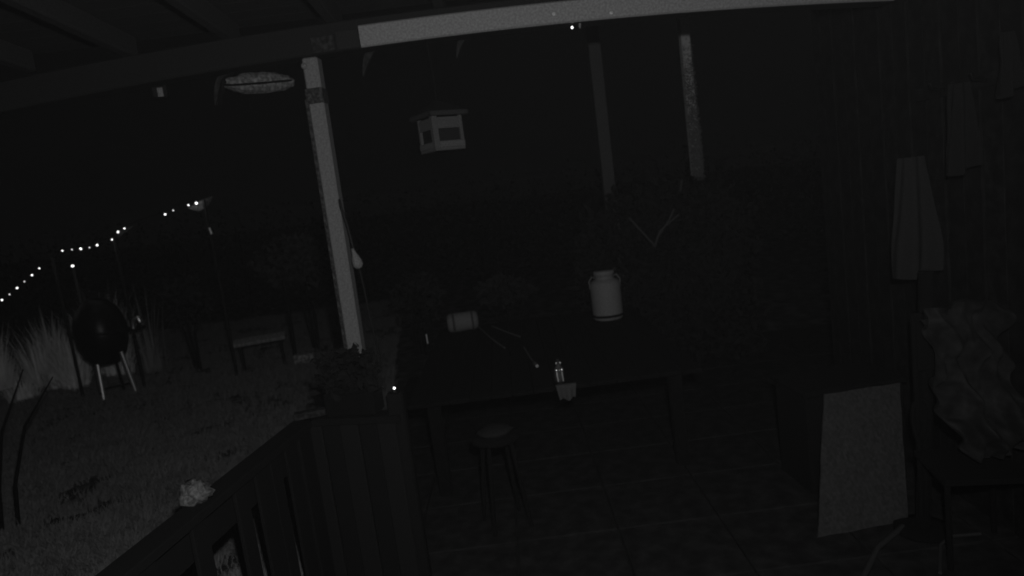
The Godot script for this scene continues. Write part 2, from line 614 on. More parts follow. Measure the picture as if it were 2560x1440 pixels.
func railing() -> void:
	var t := thing("railing", "dark wooden railing with pickets, turning the corner of the terrace", "railing", Vector3.ZERO)
	var a := Vector3(-1.62, 1.0, -1.2)
	var b := Vector3(-1.235, 1.0, -3.76)
	var c := Vector3(-0.7, 1.0, -3.62)
	for e in [[a, b, 8], [b, c, 5]]:
		var p: Vector3 = e[0]
		var q: Vector3 = e[1]
		var d := q - p
		var turn := Basis(Vector3.UP, atan2(-d.z, d.x))
		var st := mb()
		box(st, (p + q) * 0.5 + Vector3(0, -0.022, 0), Vector3(d.length() + 0.06, 0.04, 0.12), turn)
		put("handrail", st, M.rail, t)
		st = mb()
		box(st, (p + q) * 0.5 + Vector3(0, -0.86, 0), Vector3(d.length(), 0.05, 0.04), turn)
		put("lower_rail", st, M.rail, t)
		if e[2] > 5:
			st = mb()
			box(st, (p + q) * 0.5 + Vector3(0, -0.125, 0) + turn * Vector3(0, 0, -0.012), Vector3(d.length(), 0.165, 0.022), turn)
			put("skirt_board", st, M.rail, t)
		var n: int = e[2]
		for k in n:
			st = mb()
			var at := p + d * ((k + 0.5) / n) + turn * Vector3(0, 0, 0.033)
			box(st, Vector3(at.x, 0.5, at.z + (0.0 if n > 5 or k % 2 else 0.014)), Vector3(0.1 if n > 5 else 0.106, 0.955, 0.02), turn, 0.004)
			put("picket", st, M.rail if n > 5 or k % 2 else M.rail_worn, t)
	for k in 4:
		var st := mb()
		var d := b - a
		var at: Vector3 = a + d * [0.765, 0.805, 0.885, 0.98][k] + Basis(Vector3.UP, atan2(-d.z, d.x)) * Vector3(0, 0, 0.031)
		box(st, Vector3(at.x, 0.5, at.z), Vector3(0.13, 0.955, 0.018), Basis(Vector3.UP, atan2(-d.z, d.x)), 0.004)
		put("picket", st, M.rail, t)
	for p in [a, b, c]:
		var st := mb()
		box(st, Vector3(p.x, 0.5 if p != c else 0.54, p.z - 0.005), Vector3(0.09, 1.05 if p != c else 1.14, 0.09))
		put("corner_post", st, M.rail, t)

	# short pale offcut on the corner of the rail
	var st := mb()
	box(st, Vector3(-1.19, 1.022, -3.735), Vector3(0.2, 0.036, 0.07), Basis(Vector3.UP, 0.16) * Basis(Vector3.BACK, 0.02))
	tag(put("board_offcut", st, M.rail_pale), "short pale board offcut lying on the corner of the dark railing", "board")

	# torn pale lump on the rail, nearest thing to the lens
	var lump := mb()
	blob(lump, Vector3(-1.4, 1.04, -2.73), Vector3(0.062, 0.05, 0.05), 0.7, 6, Basis(Vector3.UP, 0.5) * Basis(Vector3.BACK, -0.3), 15, 10, 1.5)
	tag(put("crumpled_paper", lump, M.scrap), "crumpled pale scrap lying on top of the dark railing", "scrap")

	# trough and leaves added on the front rail where the lower post goes dark
	var pl := thing("added_planter", "dark box of leaves added on the railing to darken the lower pale post", "added_planter", Vector3(-0.94, 1.002, -3.69), -0.27)
	st = mb()
	box(st, Vector3(0, 0.07, 0), Vector3(0.3, 0.14, 0.14))
	put("trough", st, M.black, pl)
	st = mb()
	for k in 420:
		leaf(st, Vector3(rng.randf_range(-0.16, 0.16), 0.12 + 0.25 * rng.randf() * (1.0 - 0.3 * rng.randf()), rng.randf_range(-0.07, 0.09)), (rand_dir() + Vector3(0, 0.4, 0)).normalized(), rng.randf_range(0.04, 0.085), 0.018)
	var lf := mat(0.006, 0.9)
	lf.cull_mode = BaseMaterial3D.CULL_DISABLED
	put("foliage", st, lf, pl).set_meta("kind", "stuff")

	# tiny lit lamp on the end post of the railing
	var la := thing("garden_light", "tiny lit garden light on the end post of the dark railing", "light", Vector3(-0.698, 1.111, -3.625))
	st = mb()
	lathe(st, [Vector2(0, 0), Vector2(0.02, 0), Vector2(0.018, 0.012), Vector2(0.008, 0.016), Vector2(0, 0.016)])
	put("base", st, M.iron, la)
	st = mb()
	blob(st, Vector3(0, 0.022, 0), Vector3(0.0065, 0.007, 0.0065), 0.0, 1, Basis.IDENTITY, 12, 8)
	put("bulb", st, M.bulb, la)
	small_lamp(la, Vector3(0, 0.022, 0), 0.0004, 0.005)


func small_lamp(parent: Node3D, at: Vector3, e: float, size: float) -> void:
	var l := OmniLight3D.new()
	l.name = "bulb_glow"
	l.position = at
	l.light_energy = e
	l.light_size = size
	l.omni_range = 40.0
	l.omni_attenuation = 2.0
	l.shadow_enabled = true
	parent.add_child(l, true)


# ---------------------------------------------------------------- left: string lights, barbecue, tall grass

func garden_left() -> void:
	# poles that carry the lights
	var spots := [[Vector3(-5.31, 0, -9.55), 2.12, "thin pole under the kink of the string lights"], [Vector3(-5.91, 0, -9.5), 1.83, "short thin stake with a small light on top, below the lights"], [Vector3(-6.19, 0, -9.55), 1.99, "thin pole where the string lights drop away to the left"], [Vector3(-4.0, 0, -9.55), 2.5, "thin pole at the high right end of the string lights"]]
	for s in spots:
		var st := mb()
		tube(st, [s[0] + Vector3(0, -0.05, 0), s[0] + Vector3(0.01, s[1] * 0.5, 0), s[0] + Vector3(0, s[1], 0)], [0.022, 0.02, 0.018], 8)
		tag(put("pole", st, M.pole if s[1] > 1.9 else M.twig), s[2], "pole")
	var st0 := mb()
	blob(st0, Vector3(-5.908, 1.846, -9.5), Vector3(0.017, 0.017, 0.017), 0.0, 1, Basis.IDENTITY, 12, 8)
	var solo := thing("stake_light", "single small light on top of the short stake below the string", "light", Vector3(-5.908, 1.83, -9.5))
	st0 = mb()
	blob(st0, Vector3(0, 0.016, 0), Vector3(0.017, 0.014, 0.017), 0.0, 1, Basis.IDENTITY, 12, 8)
	put("bulb", st0, M.bulb, solo)
	small_lamp(solo, Vector3(0, 0.016, 0), 0.0008, 0.012)

	# the string of lights: big and small bulbs in turn
	var s := thing("string_lights", "string of large and small lit bulbs sloping up across the garden", "string lights", Vector3(0, 0, -9.5))
	var big := 0.027
	var sm := 0.017
	var bulbs := [[-6.958, 1.51, big], [-6.838, 1.572, sm], [-6.717, 1.646, big], [-6.6, 1.72, sm], [-6.479, 1.793, big], [-6.362, 1.872, 0.02], [-6.0, 2.067, 0.022], [-5.869, 2.067, sm], [-5.749, 2.062, 0.03], [-5.628, 2.063, sm], [-5.52, 2.082, 0.03], [-5.306, 2.131, 0.021], [-5.205, 2.222, 0.03], [-5.11, 2.258, 0.022], [-4.529, 2.374, 0.028], [-4.412, 2.413, 0.018], [-4.196, 2.456, 0.023], [-4.085, 2.468, 0.037]]
	var wire := [Vector3(-7.25, 1.36, 0)]
	for b in bulbs:
		wire.append(Vector3(b[0], b[1] + b[2] + 0.012, 0))
		if b[0] == -6.362:
			wire.append(Vector3(-6.19, 2.0, 0))
		if b[0] == -5.11:
			wire.append(Vector3(-4.94, 2.33, 0))
	wire.append(Vector3(-4.0, 2.52, 0))
	var st := mb()
	tube(st, wire, 0.004, 5)
	put("wire", st, M.black, s)
	for b in bulbs:
		st = mb()
		lathe(st, [Vector2(0, 1.0), Vector2(0.5, 0.86), Vector2(0.9, 0.45), Vector2(1.0, 0.0), Vector2(0.86, -0.5), Vector2(0.5, -0.86), Vector2(0, -1)], Vector3(b[0], b[1], 0), Basis().scaled(Vector3.ONE * b[2] * 0.43), 14)
		put("bulb", st, M.bulb if b[2] > 0.019 else M.bulb_small, s)
		small_lamp(s, Vector3(b[0], b[1], 0), 2.5 * b[2] * b[2], b[2] * 0.5)
	# canvas pennant behind the two highest bulbs
	st = mb()
	var pen := func(u: float, v: float) -> Vector3:
		var w := sin(PI * clampf(u * 0.92 + 0.04, 0, 1)) * 0.075
		return Vector3(-4.23 + 0.36 * u, 2.435 + 0.11 * u * u + (v - 0.65) * w * 1.6 - 0.01, -9.56 + 0.02 * sin(u * 7.0 + v * 3.0))
	sheet(st, pen, 12, 5, Vector3(0, 0, -0.006))
	tag(put("pennant", st, M.canvas), "small pointed piece of pale canvas behind the two highest bulbs", "canvas")
	st = mb()
	var pen2 := func(u: float, v: float) -> Vector3:
		return Vector3(-5.25 + 0.32 * u, 2.185 + 0.13 * u + (v - 0.5) * 0.08 * (1.0 - u) + 0.0, -9.57 + 0.015 * sin(u * 6.0 + v * 2.0))
	sheet(st, pen2, 10, 4, Vector3(0, 0, -0.006))
	tag(put("pennant", st, M.rail_pale), "dim narrow strip of canvas behind the bulbs at the pole", "canvas")

	# small metal clip that glints on the right-hand pole
	st = mb()
	tube(st, [Vector3(-3.985, 2.12, -9.52), Vector3(-3.965, 2.03, -9.52)], 0.018, 8)
	tag(put("clip", st, M.steel), "tiny glinting metal clip on the pole at the right end of the lights", "clip")

	# egg-shaped barbecue on pale legs
	var e := thing("barbecue", "dark egg-shaped barbecue on pale metal legs standing on the lawn", "barbecue", Vector3(-5.66, 0, -9.4))
	st = mb()
	lathe(st, [Vector2(0, 0.46), Vector2(0.16, 0.47), Vector2(0.26, 0.58), Vector2(0.315, 0.74), Vector2(0.325, 0.88), Vector2(0.325, 0.905), Vector2(0, 0.905)])
	put("bowl", st, M.egg, e)
	st = mb()
	lathe(st, [Vector2(0.33, 0.92), Vector2(0.33, 0.95), Vector2(0.31, 1.08), Vector2(0.25, 1.23), Vector2(0.16, 1.34), Vector2(0.07, 1.38), Vector2(0, 1.385)])
	put("lid", st, M.egg, e)
	st = mb()
	lathe(st, [Vector2(0.055, 1.37), Vector2(0.055, 1.44), Vector2(0.075, 1.45), Vector2(0.075, 1.475), Vector2(0, 1.48)])
	put("chimney_cap", st, M.rail_pale, e)  # pale colour stands for the highlight on the lid rim
	st = mb()
	lathe(st, [Vector2(0.333, 0.9), Vector2(0.342, 0.905), Vector2(0.342, 0.918), Vector2(0.333, 0.922)])
	put("rim_band", st, M.iron, e)
	for lg in [[Vector3(-0.055, 0.5, 0.16), Vector3(-0.04, 0.0, 0.2)], [Vector3(0.262, 0.62, 0.1), Vector3(0.312, 0.0, 0.02)]]:
		st = mb()
		tube(st, [lg[0] + Vector3(0.01, 0, 0), lg[1] + Vector3(0.01, 0, 0)], 0.027, 10)
		put("leg", st, M.steel, e)
	st = mb()
	tube(st, [Vector3(0.0, 0.5, -0.2), Vector3(0.0, 0.0, -0.25)], 0.02, 8)
	put("rear_leg", st, M.black, e)
	st = mb()
	tube(st, [Vector3(-0.045, 0.15, 0.19), Vector3(0.29, 0.16, 0.04)], 0.012, 8)
	put("crossbar", st, M.rail_pale, e)
	st = mb()
	tube(st, [Vector3(-0.0425, 0.115, 0.191), Vector3(-0.0418, 0.085, 0.193)], 0.027, 10)
	put("wheel_clip", st, M.iron, e)
	st = mb()
	box(st, Vector3(0.45, 0.9, 0.05), Vector3(0.26, 0.03, 0.3))
	put("side_shelf", st, M.black, e)
	st = mb()
	tube(st, [Vector3(0.56, 0.925, 0.2), Vector3(0.575, 1.035, 0.2), Vector3(0.645, 1.065, 0.2), Vector3(0.66, 1.0, 0.18)], 0.03, 10)
	put("handle", st, M.chrome, e)

	# pale kerb stones before the tall grass
	for k in 2:
		st = mb()
		box(st, Vector3(-7.93 + k * 0.2, 0.035, -9.85 - 0.52 * k), Vector3(0.5, 0.14, 0.22), Basis(Vector3.UP, 1.1 + 0.12 * k))
		tag(put("edging_stone", st, M.stone), ["pale edging stone at the foot of the tall grass, left one", "pale edging stone at the foot of the tall grass, right one"][k], "stone", "edging stones before the tall grass")

	# tall ornamental grasses, each clump on its own
	var clumps := [[-8.05, -10.6, 0.75, "low clump of tall grass behind the left edging stone"], [-7.55, -10.75, 0.95, "clump of tall grass behind the right edging stone"], [-7.7, -11.3, 1.15, "second row clump of tall grass behind the edging stones"], [-7.1, -10.9, 1.1, "clump of tall grass third from the left"], [-6.75, -11.2, 1.3, "tall upright clump of grass near the barbecue"], [-6.4, -10.9, 1.25, "tallest grass clump, next to the barbecue's left side"], [-7.05, -10.45, 0.6, "low grass clump spilling over the lawn edge"], [-6.75, -10.3, 0.7, "low wispy grass clump before the tall clumps"], [-5.85, -10.9, 1.6, "tall wispy grass clump behind the barbecue"], [-8.35, -10.9, 1.0, "grass clump cut off by the left edge of the picture"], [-7.3, -9.95, 0.4, "low tuft of tall grass right of the edging stones"], [-6.95, -11.6, 1.45, "tall grass clump farthest back, behind the others"]]
	for q in clumps:
		st = mb()
		var tall: float = q[2]
		var dense := 300 if tall < 1.5 else 60
		for k in dense:
			var a := rng.randf_range(0, TAU)
			var r := 0.2 * sqrt(rng.randf())
			blade(st, Vector3(q[0] + cos(a) * r, -0.02, q[1] + sin(a) * r), tall * (0.3 + 0.7 * pow(rng.randf(), 1.6)) * (1.0 if k % 5 else 1.15), rng.randf_range(0.006, 0.013), Vector3(cos(a), 0, sin(a)) * rng.randf_range(0.05, 0.4) * tall, 4)
		tag(put("tall_grass", st, M.tall_grass if tall < 1.4 else M.wispy), q[3], "grass clump", "tall grass clumps")

	# bench with its pale seat, the stake beside it and the block
	var be := thing("garden_bench", "low garden bench with a pale plank seat on the lawn", "bench", Vector3(-3.76, 0, -10.0), 0.28)
	for k in 2:
		st = mb()
		box(st, Vector3(0, 0.43, -0.1 + 0.19 * k), Vector3(0.72, 0.05, 0.17), Basis(Vector3.RIGHT, 0.25 * k))
		put("seat_plank", st, M.plank, be)
	for x in [-0.28, 0.28]:
		st = mb()
		box(st, Vector3(x, 0.2, 0), Vector3(0.035, 0.41, 0.2))
		put("leg", st, M.rail_pale, be)
	st = mb()
	tube(st, [Vector3(-3.3, -0.03, -10.02), Vector3(-3.28, 0.7, -10.02), Vector3(-3.27, 1.25, -10.02)], 0.03, 8)
	tag(put("stake", st, M.dark_beam), "dim wooden stake standing at the right end of the bench", "stake")
	st = mb()
	box(st, Vector3(-3.13, 0.075, -9.9), Vector3(0.3, 0.14, 0.14), Basis(Vector3.UP, 0.1))
	tag(put("stone_block", st, M.stone), "small pale block lying on the lawn beside the stake", "block")

	# bushes that the lamp just reaches
	bush("round_bush", "dim round bush behind the stake and garden bench", Vector3(-3.25, 0, -11.0), Vector3(0.75, 0.42, 0.5), 1.42, 900, "bush_leaf")
	bush("low_bush", "faint low bush right of the pale porch post", Vector3(-1.35, 0, -9.6), Vector3(0.35, 0.4, 0.35), 0.75, 420)
	bush("low_bush", "faint spreading bush behind the table, above the pale bundle", Vector3(-0.1, 0, -8.9), Vector3(0.33, 0.17, 0.3), 0.82, 420)
	bush("low_bush", "dim bush on the lawn right of the barbecue", Vector3(-5.0, 0, -10.6), Vector3(0.34, 0.42, 0.35), 1.1, 260)

	# bare dark stems at the left edge
	var bs := thing("bare_stems", "bare dark stems rising from the lawn at the left edge", "plant", Vector3(-4.1, 0, -5.1))
	for k in 2:
		st = mb()
		var o := Vector3(0.07 * k - 0.05, 0, -0.08 * k)
		tube(st, [o + Vector3(0, -0.03, 0), o + Vector3(0.06, 0.35, 0), o + Vector3(0.2 + 0.05 * k, 0.8, 0.02), o + Vector3(0.45 + 0.08 * k, 1.25 - 0.1 * k, 0.0)], [0.017, 0.014, 0.011, 0.004], 7)
		put("stem", st, M.iron, bs)


func bush(called: String, label: String, at: Vector3, size: Vector3, mid: float, n: int, m := "small_bush") -> void:
	var t := thing(called, label, "bush", at)
	var st := mb()
	var f := FastNoiseLite.new()
	f.seed = int(at.x * 100)
	f.frequency = 2.5
	var k := 0
	while k < n:
		var d := rand_dir()
		var p := d * pow(rng.randf(), 0.4)
		if f.get_noise_3dv(p * 1.2) < -0.12:
			continue
		leaf(st, Vector3(0, mid, 0) + p * size * (1.0 + 0.35 * f.get_noise_3dv(d)), (d + rand_dir()).normalized(), rng.randf_range(0.06, 0.12), 0.026)
		k += 1
	put("crown", st, M[m], t).set_meta("kind", "stuff")
	for s in 3:
		st = mb()
		var o := Vector3(0.05 * s - 0.05, 0, 0.03 * s)
		tube(st, [o + Vector3(0, -0.04, 0), o * 2.0 + Vector3(0, mid * 0.5, 0), o * 3.0 + Vector3((s - 1) * size.x * 0.4, mid, 0)], [0.022, 0.016, 0.006], 6)
		put("stem", st, M.dark_leaf, t)


# ---------------------------------------------------------------- the long table and what stands on it

func table_and_things() -> void:
	var t := thing("long_table", "long dark table of boards standing on the terrace", "table", Vector3(0.2, 0.025, -5.85))
	var st := mb()
	for i in 14:
		st = mb()
		box(st, Vector3(-0.94 + i * 0.1445, 0.71, 0), Vector3(0.14, 0.03, 2.6), Basis.IDENTITY, 0.004)
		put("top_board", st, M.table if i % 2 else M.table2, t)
	for x in [-0.85, 0.85]:
		for z in [-1.15, 1.15]:
			st = mb()
			box(st, Vector3(x, 0.345, z), Vector3(0.09, 0.69, 0.09))
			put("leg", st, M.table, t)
		st = mb()
		box(st, Vector3(x, 0.64, 0), Vector3(0.04, 0.1, 2.2))
		put("apron", st, M.table, t)

	# pale churn
	var y := 0.75
	var j := thing("milk_churn", "pale cylindrical churn with a narrow capped neck on the table", "churn", Vector3(0.895, y, -6.62))
	st = mb()
	lathe(st, [Vector2(0, 0), Vector2(0.13, 0.0), Vector2(0.142, 0.012), Vector2(0.146, 0.05), Vector2(0.148, 0.3), Vector2(0.146, 0.345), Vector2(0.13, 0.375), Vector2(0.105, 0.39), Vector2(0.088, 0.4), Vector2(0.085, 0.425)], Vector3.ZERO, Basis.IDENTITY, 36)
	put("body", st, M.jug, j)
	st = mb()
	lathe(st, [Vector2(0.08, 0.42), Vector2(0.098, 0.425), Vector2(0.102, 0.462), Vector2(0.095, 0.472), Vector2(0, 0.474)], Vector3.ZERO, Basis.IDENTITY, 32)
	put("cap", st, M.jug, j)
	for s in [-1, 1]:
		st = mb()
		tube(st, [Vector3(s * 0.09, 0.41, 0), Vector3(s * 0.12, 0.425, 0), Vector3(s * 0.15, 0.38, 0), Vector3(s * 0.145, 0.3, 0)], 0.007, 8)
		put("handle", st, M.roll, j)
	st = mb()
	lathe(st, [Vector2(0.1485, 0.03), Vector2(0.152, 0.035), Vector2(0.152, 0.05), Vector2(0.1485, 0.055)], Vector3.ZERO, Basis.IDENTITY, 36)
	put("foot_ring", st, M.dark_beam, j)

	# bundle lying on its side
	var b := thing("bundle", "pale rolled bundle lying on the far left of the table", "bundle", Vector3(-0.545, y, -6.93), 0.12)
	st = mb()
	lathe(st, [Vector2(0, -0.155), Vector2(0.07, -0.153), Vector2(0.094, -0.13), Vector2(0.099, -0.04), Vector2(0.095, 0.05), Vector2(0.1, 0.11), Vector2(0.085, 0.15), Vector2(0.05, 0.162), Vector2(0, 0.158)], Vector3(0, 0.1, 0), Basis(Vector3.BACK, -PI / 2), 24)
	put("roll", st, M.roll, b)
	for x in [-0.09, 0.1]:
		st = mb()
		lathe(st, [Vector2(0.098, -0.012), Vector2(0.105, -0.008), Vector2(0.105, 0.008), Vector2(0.098, 0.012)], Vector3(x, 0.1, 0), Basis(Vector3.BACK, -PI / 2), 24)
		put("strap", st, M.bird, b)

	# thin sticks on the table
	var sticks := [[Vector3(-0.4, y + 0.006, -7.05), Vector3(-0.25, y + 0.006, -6.35), Vector3(-0.13, y + 0.006, -5.9), "thin dim stick on the table running out from the bundle", 0.007, "stick"], [Vector3(-0.255, y + 0.006, -6.98), Vector3(-0.13, y + 0.01, -6.62), Vector3(0.015, y + 0.006, -6.28), "thin pale stick on the table, right of the bundle", 0.007, "stick"], [Vector3(0.036, y + 0.006, -5.83), Vector3(0.07, y + 0.008, -5.45), Vector3(0.113, y + 0.006, -5.13), "thin stick with a bright tip, left of the lantern", 0.006, "stick"]]
	for q in sticks:
		var s := thing("stick", q[3], "stick", Vector3.ZERO)
		st = mb()
		tube(st, [q[0], q[1], q[2]], q[4], 7)
		put("shaft", st, M.stick, s)
		if q[4] < 0.0065:
			st = mb()
			tube(st, [q[2] + Vector3(-0.012, 0.003, -0.09), q[2] + Vector3(0, 0.003, 0)], 0.012, 8)
			put("metal_tip", st, M.chrome, s)

	# small lantern
	var l := thing("lantern", "small glass lantern with bright bars and studs added for its glints at the table's near end", "lantern", Vector3(0.247, y, -4.64))
	st = mb()
	lathe(st, [Vector2(0, 0), Vector2(0.04, 0), Vector2(0.042, 0.01), Vector2(0.03, 0.014), Vector2(0, 0.014)])
	put("base", st, M.iron, l)
	st = mb()
	lathe(st, [Vector2(0.03, 0.014), Vector2(0.034, 0.05), Vector2(0.032, 0.1), Vector2(0.014, 0.128), Vector2(0.013, 0.16)])
	put("glass", st, M.glass, l)
	st = mb()
	lathe(st, [Vector2(0.018, 0.158), Vector2(0.02, 0.172), Vector2(0, 0.178)])
	put("lid", st, M.iron, l)
	for s in [-1, 1]:  # bars and studs added to stand for glints on the glass
		st = mb()
		tube(st, [Vector3(s * 0.017 + 0.004, 0.018, 0.036), Vector3(s * 0.018, 0.06, 0.037), Vector3(s * 0.018, 0.092, 0.035)], 0.0048 if s < 0 else 0.0036, 8)
		put("upright", st, M.steel, l)
		st = mb()
		blob(st, Vector3(s * 0.018, 0.099, 0.035), Vector3(0.014, 0.014, 0.014), 0.0, 1, Basis.IDENTITY, 12, 8)
		put("glint_stud", st, M.chrome, l)
		st = mb()
		blob(st, Vector3(s * 0.014, 0.142, 0.014), Vector3(0.006, 0.009, 0.006), 0.0, 1, Basis.IDENTITY, 12, 8)
		put("neck_glint", st, M.chrome, l)

	# rag over the table's near edge
	st = mb()
	var rag := func(u: float, v: float) -> Vector3:
		var drop := v * 0.13
		return Vector3(0.205 + 0.145 * u * (1.0 - 0.25 * v) + 0.02 * v, 0.757 - maxf(drop - 0.03, 0.0) + 0.01 * sin(u * 9.0) * v, -4.57 + minf(drop, 0.032) + 0.012 * sin(u * 11.0 + 1.0) * v)
	sheet(st, rag, 14, 8, Vector3(0, 0.003, 0.003))
	tag(put("rag", st, M.bird), "small pale rag hanging over the near edge of the table, under the lantern", "rag")

	# stool with a dim cushion before the table
	var sl := thing("stool", "dark stool with a dim grey cushion before the table", "stool", Vector3(-0.22, 0.025, -4.15), 0.3)
	st = mb()
	lathe(st, [Vector2(0, 0.56), Vector2(0.15, 0.56), Vector2(0.155, 0.575), Vector2(0.15, 0.59), Vector2(0, 0.59)])
	put("seat", st, M.black, sl)
	for k in 4:
		st = mb()
		var a := TAU * (k + 0.5) / 4
		tube(st, [Vector3(cos(a) * 0.1, 0.57, sin(a) * 0.1), Vector3(cos(a) * 0.17, 0, sin(a) * 0.17)], 0.014, 7)
		put("leg", st, M.black, sl)
	st = mb()
	blob(st, Vector3(0, 0.615, 0), Vector3(0.11, 0.03, 0.1), 0.25, 8, Basis.IDENTITY, 24, 10)
	put("cushion", st, M.cloth_grey, sl)

	# garden spike with a bright tip, left of the table
	var g := thing("garden_spike", "thin dark garden spike with a bright metal tip left of the table", "spike", Vector3(-0.83, 0, -6.3))
	st = mb()
	tube(st, [Vector3(0.0, -0.02, 0), Vector3(-0.01, 0.8, 0)], 0.008, 7)
	put("rod", st, M.black, g)
	st = mb()
	tube(st, [Vector3(-0.01, 0.8, 0), Vector3(-0.014, 0.89, 0.0)], 0.009, 10)
	put("metal_tip", st, M.chrome, g)


# ---------------------------------------------------------------- posts beyond the table and the shrub round their feet

func far_posts() -> void:
	var labels := ["dim far post rising behind the churn, left of the brighter one", "bright far post, right one of the pair beyond the table"]
	for k in 2:
		var x: float = [1.195, 2.168][k]
		var w: float = [0.13, 0.098][k]
		var p := thing("pergola_post", labels[k], "post", Vector3(x, 0, -7.65), 0.06 * k, "posts beyond the table")
		var st := mb()
		box(st, Vector3(0, 1.95, 0), Vector3(w, 4.0, w), Basis.IDENTITY, 0.008)
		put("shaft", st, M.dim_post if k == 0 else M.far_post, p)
		st = mb()
		box(st, Vector3(0, 0.06, 0), Vector3(w + 0.06, 0.12, w + 0.06))
		put("foot", st, M.black, p)
	var sleeve := mb()  # sleeve added to keep the bright post dark low down
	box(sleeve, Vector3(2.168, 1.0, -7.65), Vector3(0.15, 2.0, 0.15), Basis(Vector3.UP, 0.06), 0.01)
	tag(put("added_sleeve", sleeve, M.black), "dark sleeve added to darken the foot of the bright far post", "sleeve")
	# leaves added to dim the bright post downward, denser lower down
	var cr := mb()
	var made := 0
	while made < 3000:
		var y := rng.randf_range(1.95, 3.45)
		if rng.randf() > pow(clampf((3.5 - y) / 1.3, 0.0, 1.0), 1.2):
			continue
		leaf(cr, Vector3(2.168 + rng.randf_range(-0.056, 0.056), y, -7.592 + rng.randf_range(0.0, 0.02)), Vector3(rng.randfn() * 0.7, rng.randf_range(-1.0, 0.3), 0.1).normalized(), rng.randf_range(0.014, 0.03), 0.007)
		made += 1
	tag(put("added_leaves", cr, M.added_leaves), "leaves added to darken the bright far post downward", "added_leaves").set_meta("kind", "stuff")
	var b := thing("pergola_beam", "dark crossbeam joining the two far posts above the frame", "beam", Vector3(1.7, 4.0, -7.65))
	var st2 := mb()
	box(st2, Vector3(0, 0, 0), Vector3(2.6, 0.12, 0.1))
	put("timber", st2, M.roof, b)

	var s := thing("dark_shrub", "dark leafy shrub hiding the feet of the two far posts", "shrub", Vector3(1.65, 0, -7.3))
	var st := mb()
	var f := FastNoiseLite.new()
	f.seed = 77
	f.frequency = 1.6
	var n := 0
	while n < 5200:
		var p := Vector3(rng.randf_range(-0.95, 0.95), rng.randf_range(0.05, 2.15), rng.randf_range(-0.25, 0.22))
		var top := 1.95 + 0.25 * f.get_noise_2d(p.x * 2.0, 3.0) - 0.5 * pow(absf(p.x) / 0.95, 3.0)
		if p.y > top or f.get_noise_3dv(p) < -0.45:
			continue
		leaf(st, p, (rand_dir() + Vector3(0, 0.3, 0)).normalized(), rng.randf_range(0.07, 0.14), 0.028)
		n += 1
	put("foliage", st, M.dark_leaf, s).set_meta("kind", "stuff")
	for k in 5:
		st = mb()
		tube(st, [Vector3(-0.6 + 0.3 * k, -0.03, 0), Vector3(-0.62 + 0.31 * k, 0.9, 0.03), Vector3(-0.7 + 0.35 * k, 1.7, 0)], [0.025, 0.018, 0.006], 6)
		put("stem", st, M.dark_leaf, s)
	# two pale twigs in a V that stand out of the leaves
	for q in [[Vector3(-0.15, 1.36, 0.26), Vector3(-0.38, 1.67, 0.27)], [Vector3(-0.15, 1.34, 0.26), Vector3(-0.08, 1.5, 0.27), Vector3(0.13, 1.64, 0.26)], [Vector3(-0.12, 1.42, 0.26), Vector3(0.02, 1.6, 0.28), Vector3(0.08, 1.7, 0.28)], [Vector3(0.18, 1.86, 0.2), Vector3(0.2, 1.98, 0.22)]]:
		st = mb()
		tube(st, q, 0.011, 6)
		put("pale_twig", st, M.twig, s)


# ---------------------------------------------------------------- right side: board wall, clothes, cabinet

